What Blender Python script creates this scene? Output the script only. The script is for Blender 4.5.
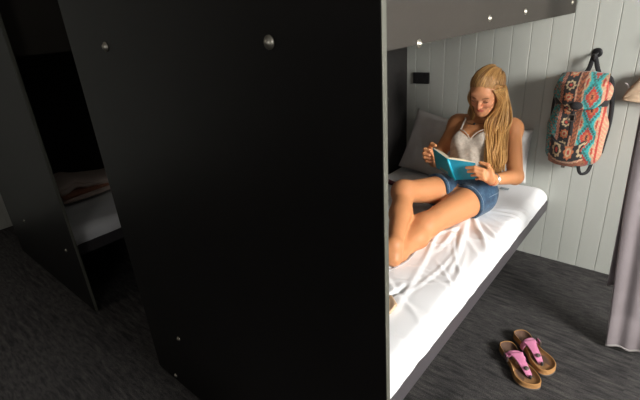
import bpy, bmesh, math, random
import numpy as np
from mathutils import Vector, Matrix, noise
random.seed(7); rng = np.random.default_rng(7)
for o in list(bpy.data.objects): bpy.data.objects.remove(o)
sc = bpy.context.scene; C = sc.collection

# ------------------------------------------------------------ camera
cam_d = bpy.data.cameras.new('camera'); cam = bpy.data.objects.new('camera', cam_d); C.objects.link(cam)
cam_d.sensor_width = 36; cam_d.lens = 434.19/640*36; cam_d.clip_start = .02
_y, _p, _r = -0.7397255, 0.4024793, -0.0767502
f_ = Vector((math.sin(_y)*math.cos(_p), math.cos(_y)*math.cos(_p), -math.sin(_p)))
rt = Vector((math.cos(_y), -math.sin(_y), 0)); up = rt.cross(f_)
r2 = math.cos(_r)*rt + math.sin(_r)*up; u2 = -math.sin(_r)*rt + math.cos(_r)*up
m = Matrix((r2, u2, -f_)).transposed().to_4x4(); m.translation = (0, 0, 1.5)
cam.matrix_world = m; sc.camera = cam

# ------------------------------------------------------------ world, lights, exposure
w = bpy.data.worlds.new('world'); sc.world = w; w.use_nodes = True
bg = w.node_tree.nodes['Background']; bg.inputs[0].default_value = (.75, .87, 1, 1); bg.inputs[1].default_value = 1.2
def area(name, loc, target, sx, sy, power, col):
    l = bpy.data.lights.new(name, 'AREA'); l.shape = 'RECTANGLE'; l.size = sx; l.size_y = sy; l.energy = power; l.color = col
    o = bpy.data.objects.new(name, l); C.objects.link(o); o.location = loc
    o.rotation_euler = (Vector(target)-Vector(loc)).to_track_quat('-Z', 'Y').to_euler(); return o
area('window_daylight', (2.27, 1.15, 1.62), (-.9, 1.75, .7), 1.1, 1.1, 235, (1, .965, .92))
area('front_fill_light', (.95, -2.17, 1.6), (-1.0, 2.3, .8), 1.1, 1.2, 14, (1, .95, .89))  # added weak fill from the front right, behind the camera
area('ceiling_fill_light', (-2.6, -.9, 2.52), (-2.6, -.9, 0), .3, .3, 5.0, (1, .86, .74))  # added warm fill for the left bunk and aisle floor
sc.view_settings.view_transform = 'Standard'; sc.view_settings.look = 'None'
sc.view_settings.exposure = 0.0; sc.view_settings.gamma = 1; sc.view_settings.use_curve_mapping = False

# ------------------------------------------------------------ materials
class N:
    def __init__(s, name, rough=.6, col=(.5, .5, .5), spec=.5, metal=0, sheen=0):
        s.m = bpy.data.materials.new(name); s.m.use_nodes = True; s.t = s.m.node_tree; s.n = s.t.nodes
        s.b = s.n['Principled BSDF']; s.b.inputs['Roughness'].default_value = rough
        s.b.inputs['Base Color'].default_value = (*col, 1); s.b.inputs['Specular IOR Level'].default_value = spec
        s.b.inputs['Metallic'].default_value = metal
        if sheen: s.b.inputs['Sheen Weight'].default_value = sheen
    def new(s, t, **k):
        n = s.n.new(t)
        for a, v in k.items(): setattr(n, a, v)
        return n
    def link(s, a, b): s.t.links.new(a, b)
    def coords(s, scale=(1, 1, 1), kind='Object', rot=(0, 0, 0)):
        tc = s.new('ShaderNodeTexCoord'); mp = s.new('ShaderNodeMapping'); mp.inputs['Scale'].default_value = scale
        mp.inputs['Rotation'].default_value = rot
        s.link(tc.outputs[kind], mp.inputs[0]); return mp.outputs[0]
    def noise(s, v, scale, detail=3, rough=.5):
        n = s.new('ShaderNodeTexNoise'); n.inputs['Scale'].default_value = scale; n.inputs['Detail'].default_value = detail
        n.inputs['Roughness'].default_value = rough; s.link(v, n.inputs['Vector']); return n.outputs['Fac']
    def ramp(s, f, stops, interp='LINEAR'):
        r = s.new('ShaderNodeValToRGB'); r.color_ramp.interpolation = interp; e = r.color_ramp.elements
        while len(e) < len(stops): e.new(.5)
        for i, (p, c) in enumerate(stops): e[i].position = p; e[i].color = (*c, 1)
        s.link(f, r.inputs[0]); return r.outputs[0]
    def base(s, c): s.link(c, s.b.inputs['Base Color']); return s
    def mix(s, a, b, f, mode='MIX'):
        x = s.new('ShaderNodeMix', data_type='RGBA', blend_type=mode)
        for i, v in ((0, f), (6, a), (7, b)):
            if hasattr(v, 'links'): s.link(v, x.inputs[i])
            else: x.inputs[i].default_value = v if i == 0 else (*v, 1)
        return x.outputs[2]
    def bump(s, h, strength=.2, dist=.002):
        b = s.new('ShaderNodeBump'); b.inputs['Strength'].default_value = strength; b.inputs['Distance'].default_value = dist
        s.link(h, b.inputs['Height']); s.link(b.outputs[0], s.b.inputs['Normal']); return s

def mat_noise(name, c1, c2, scale, rough=.6, stretch=(1, 1, 1), bump=0, spec=.5, sheen=0, metal=0, bscale=None, bdist=.002):
    n = N(name, rough, c1, spec, metal, sheen); v = n.coords(stretch)
    f = n.noise(v, scale); n.base(n.ramp(f, [(.35, c1), (.65, c2)]))
    if bump: n.bump(n.noise(v, bscale or scale*3), bump, bdist)
    return n.m
def mat_attr(name, rough=.6, sheen=0, bump=0, bscale=300, spec=.5, sss=0, bdist=.001):
    n = N(name, rough, spec=spec, sheen=sheen); a = n.new('ShaderNodeAttribute'); a.attribute_name = 'tint'
    n.base(a.outputs['Color'])
    if bump: n.bump(n.noise(n.coords(), bscale), bump, bdist)
    if sss:
        n.b.inputs['Subsurface Weight'].default_value = sss; n.b.inputs['Subsurface Radius'].default_value = (.012, .005, .003)
        n.b.inputs['Subsurface Scale'].default_value = 1
    return n.m

M = {}
M['laminate'] = mat_noise('black_laminate', (.0060, .0056, .0054), (.0075, .0069, .0067), 3, .42, (1, 1, 1), .04, .25, bscale=400, bdist=.0003)
M['edging'] = mat_noise('grey_edge_band', (.075, .077, .060), (.09, .09, .073), 8, .5)
M['rail'] = mat_noise('dark_grey_laminate', (.060, .055, .060), (.070, .064, .069), 5, .45, spec=.4)
M['rail_up'] = mat_noise('warm_grey_laminate', (.029, .0255, .021), (.033, .029, .024), 5, .6, spec=.2)
M['divider'] = mat_noise('charcoal_laminate', (.02, .019, .019), (.026, .024, .023), 4, .5, spec=.3)
M['wall'] = mat_noise('painted_planks', (.41, .43, .395), (.45, .465, .43), 2.5, .42, (1, 1, .25), .05, .4, bscale=60)
M['plain'] = mat_noise('painted_plaster', (.16, .155, .15), (.19, .18, .175), 2, .9)
M['ceiling'] = mat_noise('ceiling_paint', (.28, .28, .27), (.32, .31, .3), 2, .9)
M['metal'] = mat_noise('polished_bolt_metal', (.40, .38, .32), (.46, .44, .38), 40, .4, metal=1)
M['wood'] = mat_noise('window_wood', (.5, .5, .48), (.55, .55, .53), 10, .5)
M['black'] = mat_noise('black_plastic', (.010, .010, .011), (.014, .014, .015), 20, .35)
M['webbing'] = mat_noise('black_webbing', (.008, .008, .010), (.02, .02, .022), 200, .8, bump=.3)
M['cloth_grey'] = mat_noise('grey_lilac_cloth', (.22, .19, .20), (.24, .21, .22), 9, .85, bump=.12, bscale=160, sheen=.2)
M['hem'] = mat_noise('pale_hem', (.30, .28, .27), (.34, .32, .31), 12, .85)
M['bounce_base'] = mat_noise('pale_bounce_base', (.50, .43, .34), (.56, .49, .40), 4, .7, (1, 8, 1))  # unseen upper bunk base made pale to bounce light onto the bed
M['tan'] = mat_noise('tan_canvas', (.33, .24, .16), (.38, .28, .19), 30, .85, bump=.2, bscale=300)
M['peach'] = mat_noise('peach_cloth', (.62, .42, .27), (.68, .48, .32), 30, .9, bump=.1)
M['burgundy'] = mat_noise('burgundy_cloth', (.07, .010, .022), (.09, .014, .03), 60, .8, bump=.1)
M['blanket'] = mat_noise('blanket_wool', (.74, .60, .53), (.78, .65, .58), 12, .95, (1, 1, 1), .3, bscale=200)
M['blanket_stripe'] = mat_noise('blanket_stripe', (.38, .15, .09), (.44, .2, .12), 12, .95, bump=.3, bscale=200)
M['pillow'] = mat_noise('pillow_cotton', (.50, .48, .47), (.54, .52, .51), 12, .85, bump=.1, bscale=250)
M['pillow_w'] = mat_noise('white_pillow_cotton', (.62, .62, .61), (.67, .67, .66), 12, .85, bump=.1, bscale=250)
M['paper'] = mat_noise('book_paper', (.66, .56, .38), (.80, .70, .52), 3, .8, (1, 1, 300))
M['cover'] = mat_noise('teal_book_cover', (.006, .30, .46), (.008, .33, .50), 8, .35, spec=.5)
M['spine'] = mat_noise('teal_book_spine', (.012, .42, .58), (.014, .46, .62), 8, .35)
M['tag_grey'] = mat_noise('printed_label', (.28, .34, .38), (.34, .4, .42), 80, .5)
M['tag_print'] = mat_noise('label_print', (.16, .17, .17), (.22, .22, .22), 80, .5)
M['skin'] = mat_attr('skin', .48, 0, .05, 120, .4, .12)
M['bag'] = mat_attr('woven_bag_fabric', .9, .15, .35, 500)
M['sole'] = mat_attr('cork_and_suede', .85, 0, .3, 600)
M['pink'] = mat_noise('pink_strap', (.52, .17, .30), (.60, .22, .36), 30, .3, spec=.6)
M['buckle'] = mat_noise('dark_buckle', (.12, .10, .09), (.18, .15, .13), 50, .35, metal=.7)
M['silver'] = mat_noise('silver', (.62, .60, .56), (.7, .68, .64), 50, .3, metal=.9)
M['dial'] = mat_noise('watch_dial', (.75, .73, .68), (.8, .78, .74), 50, .4)
M['red'] = mat_noise('red_thread', (.45, .03, .03), (.5, .05, .04), 90, .8)
M['dark'] = mat_noise('dark_pendant', (.02, .02, .02), (.03, .03, .03), 90, .3)
M['lash'] = mat_noise('brown_lash', (.10, .045, .02), (.13, .06, .03), 90, .8)
# sheet
n = N('white_cotton_sheet', .9, (.85, .86, .88), .25, sheen=.1); n.bump(n.noise(n.coords(), 500), .08, .001); M['sheet'] = n.m
n = N('seam_thread', .9, (.36, .33, .33)); n.base(n.ramp(n.noise(n.coords(), 90), [(.4, (.33, .3, .3)), (.6, (.42, .38, .38))])); M['seam'] = n.m
# denim
n = N('blue_denim', .9, sheen=.2); v = n.coords()
c = n.ramp(n.noise(v, 28, 5, .7), [(.32, (.008, .025, .060)), (.52, (.022, .065, .125)), (.75, (.075, .15, .24))]); n.base(c)
n.bump(n.noise(v, 700), .3, .001); M['denim'] = n.m
M['stitch'] = mat_noise('denim_stitching', (.20, .26, .33), (.28, .34, .4), 60, .9)
# camisole
n = N('cream_lace_cotton', .9, sheen=.2); v = n.coords()
c = n.ramp(n.noise(v, 60, 4, .7), [(.35, (.46, .39, .32)), (.6, (.62, .55, .47))]); n.base(c)
n.bump(n.noise(v, 110, 4), .5, .004); M['top'] = n.m
# hair
n = N('blond_hair', .42, spec=.5); a = n.new('ShaderNodeAttribute'); a.attribute_name = 'tint'
v = n.coords((1, 1, .25)); f = n.noise(v, 220, 3)
n.base(n.mix(a.outputs['Color'], (.22, .11, .035), n.ramp(f, [(.42, (0, 0, 0)), (.75, (.55, .55, .55))]))); n.bump(f, .4, .002); M['hair'] = n.m
# carpet
n = N('charcoal_carpet', .95, spec=.15); v = n.coords((1, 1, 1))
ch = n.new('ShaderNodeTexChecker'); ch.inputs['Scale'].default_value = 2.0; n.link(v, ch.inputs[0])
v1 = n.coords((2.5, 16, 1)); v2 = n.coords((3.2, 13, 1))
s1 = n.noise(v1, 3.2, 5, .65); s2 = n.noise(v2, 5, 5, .7)
col = n.mix(n.ramp(s1, [(.36, (.022, .022, .023)), (.5, (.044, .043, .044)), (.66, (.080, .077, .075))]),
            n.ramp(s2, [(.36, (.026, .026, .027)), (.5, (.049, .048, .049)), (.64, (.072, .070, .068))]), ch.outputs['Fac'])
sp = n.noise(n.coords(), 260, 2); col = n.mix(col, n.ramp(sp, [(.3, (.35, .35, .35)), (.7, (1.6, 1.55, 1.5))]), .8, 'MULTIPLY')
n.base(col); n.bump(n.noise(n.coords(), 350, 2), .7, .004); M['carpet'] = n.m
# glowing disc of the added ceiling fill
n = N('fill_diffuser', .5, (.8, .8, .8)); n.b.inputs['Emission Color'].default_value = (1, .86, .74, 1); n.b.inputs['Emission Strength'].default_value = 1.0; M['lamp'] = n.m
n = N('window_glass', .02, (1, 1, 1)); n.b.inputs['Transmission Weight'].default_value = 1; M['glass'] = n.m

# ------------------------------------------------------------ mesh helpers
def mesh_obj(name, V, F, mat, parent=None, smooth=True, tint=None, org=None):
    V = np.asarray(V, float)
    o0 = np.array(parent['_o'] if parent is not None and '_o' in parent else (org if org is not None else (0, 0, 0)), float)
    me = bpy.data.meshes.new(name); me.from_pydata((V-o0).tolist(), [], [tuple(int(i) for i in q) for q in F]); me.update()
    if tint is not None:
        a = me.color_attributes.new('tint', 'FLOAT_COLOR', 'POINT')
        t = np.ones((len(V), 4), np.float32); t[:, :3] = tint; a.data.foreach_set('color', t.ravel())
    me.materials.append(mat)
    if smooth: me.polygons.foreach_set('use_smooth', np.ones(len(me.polygons), bool))
    o = bpy.data.objects.new(name, me); C.objects.link(o)
    if parent is not None: o.parent = parent
    else:
        o.location = o0
    o['_o'] = tuple(float(x) for x in o0)
    return o
def thing(name, label, cat, org=(0, 0, 0), group=None):
    o = bpy.data.objects.new(name, None); C.objects.link(o); o.location = org; o['_o'] = tuple(map(float, org))
    o['label'] = label; o['category'] = cat
    if group: o['group'] = group
    return o
def tag(o, label, cat, group=None):
    o['label'] = label; o['category'] = cat
    if group: o['group'] = group
    return o
class MB:
    def __init__(s): s.V = []; s.F = []
    def add(s, V, F):
        b = len(s.V); s.V += [tuple(v) for v in V]; s.F += [tuple(i+b for i in q) for q in F]; return s
    def box(s, a, b, bev=.0, T=None):
        bm = bmesh.new(); bmesh.ops.create_cube(bm, size=1)
        a = Vector(a); b = Vector(b)
        for v in bm.verts: v.co = Vector([(a[i]+b[i])/2+v.co[i]*(b[i]-a[i]) for i in range(3)])
        if bev: bmesh.ops.bevel(bm, geom=list(bm.edges), offset=bev, segments=2, affect='EDGES')
        if T:
            for v in bm.verts: v.co = Vector(T(v.co))
        bm.verts.index_update(); s.add([v.co[:] for v in bm.verts], [[v.index for v in f.verts] for f in bm.faces]); bm.free(); return s
    def prism(s, poly, z0, z1, T=lambda x, y, z: (x, y, z)):
        n = len(poly); V = [T(x, y, z0) for x, y in poly]+[T(x, y, z1) for x, y in poly]
        return s.add(V, [list(range(n))[::-1], list(range(n, 2*n))]+[[i, (i+1) % n, n+(i+1) % n, n+i] for i in range(n)])
    def lathe(s, prof, c, ax, seg=16):
        ax = Vector(ax).normalized(); q = ax.to_track_quat('Z', 'Y'); V = []; c = Vector(c)
        for r, h in prof:
            for k in range(seg): a = 2*math.pi*k/seg; V.append(c+q@Vector((r*math.cos(a), r*math.sin(a), h)))
        F = [[i*seg+k, i*seg+(k+1) % seg, (i+1)*seg+(k+1) % seg, (i+1)*seg+k] for i in range(len(prof)-1) for k in range(seg)]
        F += [list(range(seg))[::-1], [(len(prof)-1)*seg+k for k in range(seg)]]
        return s.add(V, F)
    def tube(s, P, R, seg=8, flat=1.0, ref=None):
        P = [Vector(p) for p in P]; n = len(P); R = [float(r) for r in R] if hasattr(R, '__len__') else [float(R)]*n; V = []
        for i, p in enumerate(P):
            t = (P[min(i+1, n-1)]-P[max(i-1, 0)]).normalized()
            u = Vector(ref) if ref is not None else (Vector((0, 0, 1)) if abs(t.z) < .9 else Vector((1, 0, 0)))
            a = t.cross(u).normalized(); b = a.cross(t).normalized()
            for k in range(seg): g = 2*math.pi*k/seg; V.append(p+R[i]*(math.cos(g)*a+flat*math.sin(g)*b))
        F = [[i*seg+k, i*seg+(k+1) % seg, (i+1)*seg+(k+1) % seg, (i+1)*seg+k] for i in range(n-1) for k in range(seg)]
        F += [list(range(seg))[::-1], [(n-1)*seg+k for k in range(seg)]]
        return s.add(V, F)
    def build(s, name, mat, parent=None, smooth=False, org=None, tint=None):
        return mesh_obj(name, s.V, s.F, mat, parent, smooth, tint, org)
def spline(P, n):
    P = [np.array(p, float) for p in P]; Q = [2*P[0]-P[1]]+P+[2*P[-1]-P[-2]]; out = []
    for k in range(n):
        t = k/(n-1)*(len(P)-1); i = min(int(t), len(P)-2); t -= i; a, b, c, d = Q[i:i+4]
        out.append(.5*((2*b)+(c-a)*t+(2*a-5*b+4*c-d)*t*t+(3*b-a-3*c+d)*t**3))
    return out
def surf(name, fn, nu, nv, mat, parent=None, thick=0, org=None, tint=None, build=True):
    V = [fn(i/(nu-1), j/(nv-1)) for i in range(nu) for j in range(nv)]
    F = [[i*nv+j, (i+1)*nv+j, (i+1)*nv+j+1, i*nv+j+1] for i in range(nu-1) for j in range(nv-1)]
    if thick:
        A = np.array(V, float).reshape(nu, nv, 3); du = np.gradient(A, axis=0); dv = np.gradient(A, axis=1)
        nn = np.cross(du, dv); nn /= np.linalg.norm(nn, axis=2, keepdims=True)+1e-12
        B = (A-nn*thick).reshape(-1, 3); N0 = nu*nv; V = list(map(tuple, A.reshape(-1, 3)))+list(map(tuple, B))
        G = [q[::-1] for q in [[k+N0 for k in q] for q in F]]
        rim = [i*nv for i in range(nu)]+[(nu-1)*nv+j for j in range(1, nv)]+[i*nv+nv-1 for i in range(nu-2, -1, -1)]+[j for j in range(nv-2, 0, -1)]
        F = F+G+[[rim[(k+1) % len(rim)], rim[k], rim[k]+N0, rim[(k+1) % len(rim)]+N0] for k in range(len(rim))]
    return mesh_obj(name, V, F, mat, parent, True, tint, org)

# ---- signed distance modelling -> one continuous surface
def rc(a, b, ra, rb, k=.02, sc=None):
    a = np.array(a, float); b = np.array(b, float)
    def f(P):
        ab = b-a; L = ab@ab; t = np.clip(((P-a)@ab)/max(L, 1e-9), 0, 1)
        return np.linalg.norm(P-a-t[:, None]*ab, axis=1)-(ra+(rb-ra)*t)
    return dict(f=f, c=(a+b)/2, r=np.linalg.norm(b-a)/2+max(ra, rb), k=k)
def el(c, rad, R=None, k=.02, sub=False):
    c = np.array(c, float); rad = np.array(rad, float); R = np.eye(3) if R is None else R   # R rows = local axes
    def f(P):
        q = (P-c)@R.T; k0 = np.linalg.norm(q/rad, axis=1); k1 = np.linalg.norm(q/rad**2, axis=1)+1e-9
        return k0*(k0-1)/k1
    return dict(f=f, c=c, r=rad.max(), k=k, sub=sub)
def ev(prims, P):
    D = np.full(len(P), 1e3)
    for p in prims:
        d = p['f'](P); k = p['k']
        if p.get('sub'):
            h = np.clip(.5-.5*(D+d)/k, 0, 1); D = D*(1-h)+(-d)*h+k*h*(1-h)
        else:
            h = np.clip(.5+.5*(D-d)/k, 0, 1); D = np.where(D > 100, d, D*(1-h)+d*h-k*h*(1-h))
    return D
def sdf_mesh(fn, prims, lo, hi, h, B=8):
    lo = np.array(lo, float); hi = np.array(hi, float); nb = np.ceil((hi-lo)/(h*B)).astype(int); n = nb*B+1
    G = np.ones(tuple(n), np.float32)
    bc = np.stack(np.meshgrid(*[np.arange(k) for k in nb], indexing='ij'), -1).reshape(-1, 3)
    cen = lo+(bc+.5)*h*B; d = np.concatenate([fn(prims, cen[i:i+20000]) for i in range(0, len(cen), 20000)])
    rad = h*B*.87; act = np.abs(d) < rad*1.9+.01
    for b_, s_ in zip(bc[~act], d[~act]):
        if s_ < 0:
            i, j, k = b_*B; G[i:i+B+1, j:j+B+1, k:k+B+1] = -1
    g = np.stack(np.meshgrid(*[np.arange(B+1)]*3, indexing='ij'), -1).reshape(-1, 3)*h
    for b_, cc in zip(bc[act], cen[act]):
        pr = [p for p in prims if np.linalg.norm(p['c']-cc) < p['r']+rad*1.5+p['k']*1.5+.012] or prims[:1]
        i, j, k = b_*B; G[i:i+B+1, j:j+B+1, k:k+B+1] = fn(pr, g+lo+b_*B*h).reshape(B+1, B+1, B+1)
    S = G < 0; c0 = S[:-1, :-1, :-1]; same = np.ones_like(c0)
    offs = [(a, b, c) for a in (0, 1) for b in (0, 1) for c in (0, 1)]
    sl = lambda A, o: A[o[0]:A.shape[0]-1+o[0], o[1]:A.shape[1]-1+o[1], o[2]:A.shape[2]-1+o[2]]
    for o in offs: same &= (sl(S, o) == c0)
    idx = np.argwhere(~same); ID = -np.ones(c0.shape, np.int32); ID[tuple(idx.T)] = np.arange(len(idx))
    acc = np.zeros((len(idx), 3)); cnt = np.zeros(len(idx))
    for o in offs:
        for ax in range(3):
            if o[ax]: continue
            q = list(o); q[ax] = 1
            a = G[tuple((idx+o).T)]; b = G[tuple((idx+q).T)]; mk = (a < 0) != (b < 0)
            t = np.where(mk, a/np.where(mk, a-b, 1), 0); p = idx+np.array(o, float); p[:, ax] += t
            acc[mk] += p[mk]; cnt += mk
    V = lo+acc/np.maximum(cnt, 1)[:, None]*h
    F = []
    for ax in range(3):
        u, v = (ax+1) % 3, (ax+2) % 3
        a = S; sl0 = [slice(None)]*3; sl1 = [slice(None)]*3; sl0[ax] = slice(0, -1); sl1[ax] = slice(1, None)
        ch = np.argwhere(a[tuple(sl0)] != a[tuple(sl1)])
        ch = ch[(ch[:, u] > 0) & (ch[:, v] > 0) & (ch[:, u] < ID.shape[u]) & (ch[:, v] < ID.shape[v])]
        ins = S[tuple(ch.T)]; e = np.eye(3, dtype=int)
        q = np.stack([ID[tuple((ch-e[u]-e[v]).T)], ID[tuple((ch-e[v]).T)], ID[tuple(ch.T)], ID[tuple((ch-e[u]).T)]], 1)
        q[~ins] = q[~ins][:, ::-1]; F.append(q)
    F = np.concatenate(F); F = F[(F >= 0).all(1)]
    return V, F
def frame(F_, U_):
    F_ = np.array(F_, float); F_ /= np.linalg.norm(F_); S_ = np.cross(F_, U_); S_ /= np.linalg.norm(S_); return S_, F_, np.cross(S_, F_)   # right, forward, up

# ------------------------------------------------------------ setting
def struct(o): o['kind'] = 'structure'; return o
XL, XR, YB, YW, H = -4.33, 2.3, -2.2, 2.65, 2.6
struct(MB().box((XL-.1, YB-.1, -.08), (XR+.1, YW+.1, 0)).build('floor', M['carpet']))
struct(MB().box((XL-.1, YB-.1, H), (XR+.1, YW+.1, H+.08)).build('ceiling', M['ceiling']))
def plank_profile(a, b, ph, pitch=.0995, g=.0032, dp=.004):
    xs = [a]; out = [(a, 0)]; k = math.ceil((a-ph)/pitch); x = ph+k*pitch
    while x < b-g:
        if x > a+g: out += [(x-g, 0), (x, dp), (x+g, 0)]
        x += pitch
    out.append((b, 0)); return out
prof = plank_profile(XL-.1, XR+.1, -.480)
poly = [(x, YW+d) for x, d in prof]+[(XR+.1, YW+.1), (XL-.1, YW+.1)]
struct(MB().prism(poly, 0, H).build('wall_back', M['wall']))
prof = plank_profile(YB-.1, YW, 0.03)
poly = [(XL-d, y) for y, d in prof]+[(XL-.1, YW), (XL-.1, YB-.1)]
struct(MB().prism(poly[::-1], 0, H).build('wall_left', M['wall']))
fx0, fx1, fz0, fz1 = .35, 1.55, .95, 2.25
struct(MB().box((XL, YB-.1, 0), (fx0, YB, H)).box((fx1, YB-.1, 0), (XR, YB, H)).box((fx0, YB-.1, 0), (fx1, YB, fz0)).box((fx0, YB-.1, fz1), (fx1, YB, H)).build('wall_front', M['plain']))
wf = MB()
for a, b in (((fx0, YB-.09, fz0), (fx0+.04, YB-.01, fz1)), ((fx1-.04, YB-.09, fz0), (fx1, YB-.01, fz1)), ((fx0+.04, YB-.09, fz0), (fx1-.04, YB-.01, fz0+.04)), ((fx0+.04, YB-.09, fz1-.04), (fx1-.04, YB-.01, fz1))): wf.box(a, b)
fill_win = struct(wf.build('fill_window', M['wood']))  # unseen window frame added around the front fill light
MB().box((fx0+.04, YB-.055, fz0+.04), (fx1-.04, YB-.05, fz1-.04)).build('pane', M['glass'], fill_win)
wy0, wy1, wz0, wz1 = .55, 1.75, 1.0, 2.25
wr = MB().box((XR, YB-.1, 0), (XR+.1, wy0, H)).box((XR, wy1, 0), (XR+.1, YW, H)).box((XR, wy0, 0), (XR+.1, wy1, wz0)).box((XR, wy0, wz1), (XR+.1, wy1, H))
struct(wr.build('wall_right', M['plain']))
wf = MB()
for a, b in (((XR+.01, wy0, wz0), (XR+.09, wy0+.04, wz1)), ((XR+.01, wy1-.04, wz0), (XR+.09, wy1, wz1)), ((XR+.01, wy0+.04, wz0), (XR+.09, wy1-.04, wz0+.04)), ((XR+.01, wy0+.04, wz1-.04), (XR+.09, wy1-.04, wz1))): wf.box(a, b)
win = struct(wf.build('window_1', M['wood']))
MB().box((XR+.045, wy0+.04, wz0+.04), (XR+.05, wy1-.04, wz1-.04)).build('pane', M['glass'], win)
lamp = thing('ceiling_fill', 'round fill light added on the ceiling over the aisle, out of view', 'lamp', (-2.6, -.9, H))  # unseen fixture added to go with the aisle fill light
MB().lathe([(.16, 0), (.17, -.02), (.16, -.045)], (-2.6, -.9, H), (0, 0, 1), 32).build('base', M['black'], lamp, True)
MB().lathe([(.15, -.045), (.13, -.06), (.06, -.068)], (-2.6, -.9, H), (0, 0, 1), 32).build('diffuser', M['lamp'], lamp, True)

# ------------------------------------------------------------ bunk beds
YP = .65
def xr(y): return -.58+(YW-y)*.0215
def rail_T(p):      # the side rails run very slightly out of square
    return (p[0]+(YW-p[1])*.0215, p[1], p[2])
def dome(mb, c, ax, r=.012): mb.lathe([(r*1.25, 0), (r*1.25, .0025), (r, .003), (r*.9, r*.5), (r*.55, r*.85), (r*.1, r)], c, ax, 14); return mb
def bunk(label, bolts, rail_bolts, flag):
    t = thing('bunk_bed', label, 'bunk bed', (-1.07, 1.65, 0), 'bunk beds in a row along the aisle')
    fp = MB().box((-1.72, YP, .0), (-.428, YP+.016, 2.15), .0008).build('foot_panel', M['laminate'], t)
    MB().box((-.4295, YP+.0008, .0), (-.4265, YP+.0152, 2.149)).build('edge_band', M['edging'], fp)
    MB().box((-1.56, YP+.02, 0), (-1.54, YW-.001, 2.15), .001).build('side_panel', M['divider'], t)
    MB().box((-.602, YP+.02, .318), (-.58, YW-.001, .385), .002, rail_T).build('side_rail', M['rail'], t)
    MB().box((-.602, YP+.02, 1.417), (-.58, YW-.001, 1.80), .002, rail_T).build('guard_rail', M['rail_up'], t)
    MB().box((-1.54, YP+.02, .335), (-.604, YW-.001, .372)).build('bed_base', M['divider'], t)
    MB().box((-1.54, YP+.02, 1.43), (-.604, YW-.001, 1.46)).build('bed_base', M['bounce_base'], t)
    MB().box((-1.00, YP+.10, 0), (-.97, YP+1.9, .334)).build('support_board', M['divider'], t)
    for c, ax in bolts+rail_bolts: dome(MB(), c, ax, .012 if c[2] > 1.45 and ax[1] else .0085).build('bolt', M['metal'], t, True)
    return t
F0 = (0, -1, 0)
pb = [((-.70, YP, 1.455), F0), ((-1.446, YP, 1.455), F0), ((-1.447, YP, .304), F0), ((-.70, YP, .16), F0), ((-1.567, YP, .03), F0)]
rb = [((xr(1.45)-.001, 1.45, 1.452), (1, 0, 0)), ((xr(1.81)-.001, 1.81, 1.457), (1, 0, 0)), ((xr(2.55)-.001, 2.55, 1.468), (1, 0, 0)), ((xr(.99)-.001, .99, 1.4195), (1, 0, 0))]
b1 = bunk('black bunk bed the blond woman sits on, right of the other bunk', pb, rb, 0)
b2 = bunk('dark bunk bed beyond the left gap, with the folded blanket on its lower bunk', [((-.59, YP, .36), F0), ((-1.31, YP, .36), F0), ((-.70, YP, 1.455), F0), ((-1.446, YP, 1.455), F0), ((-1.54, 1.06, 1.43), (1, 0, 0))], rb, 1)
b2.location.x -= 2.0

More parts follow.
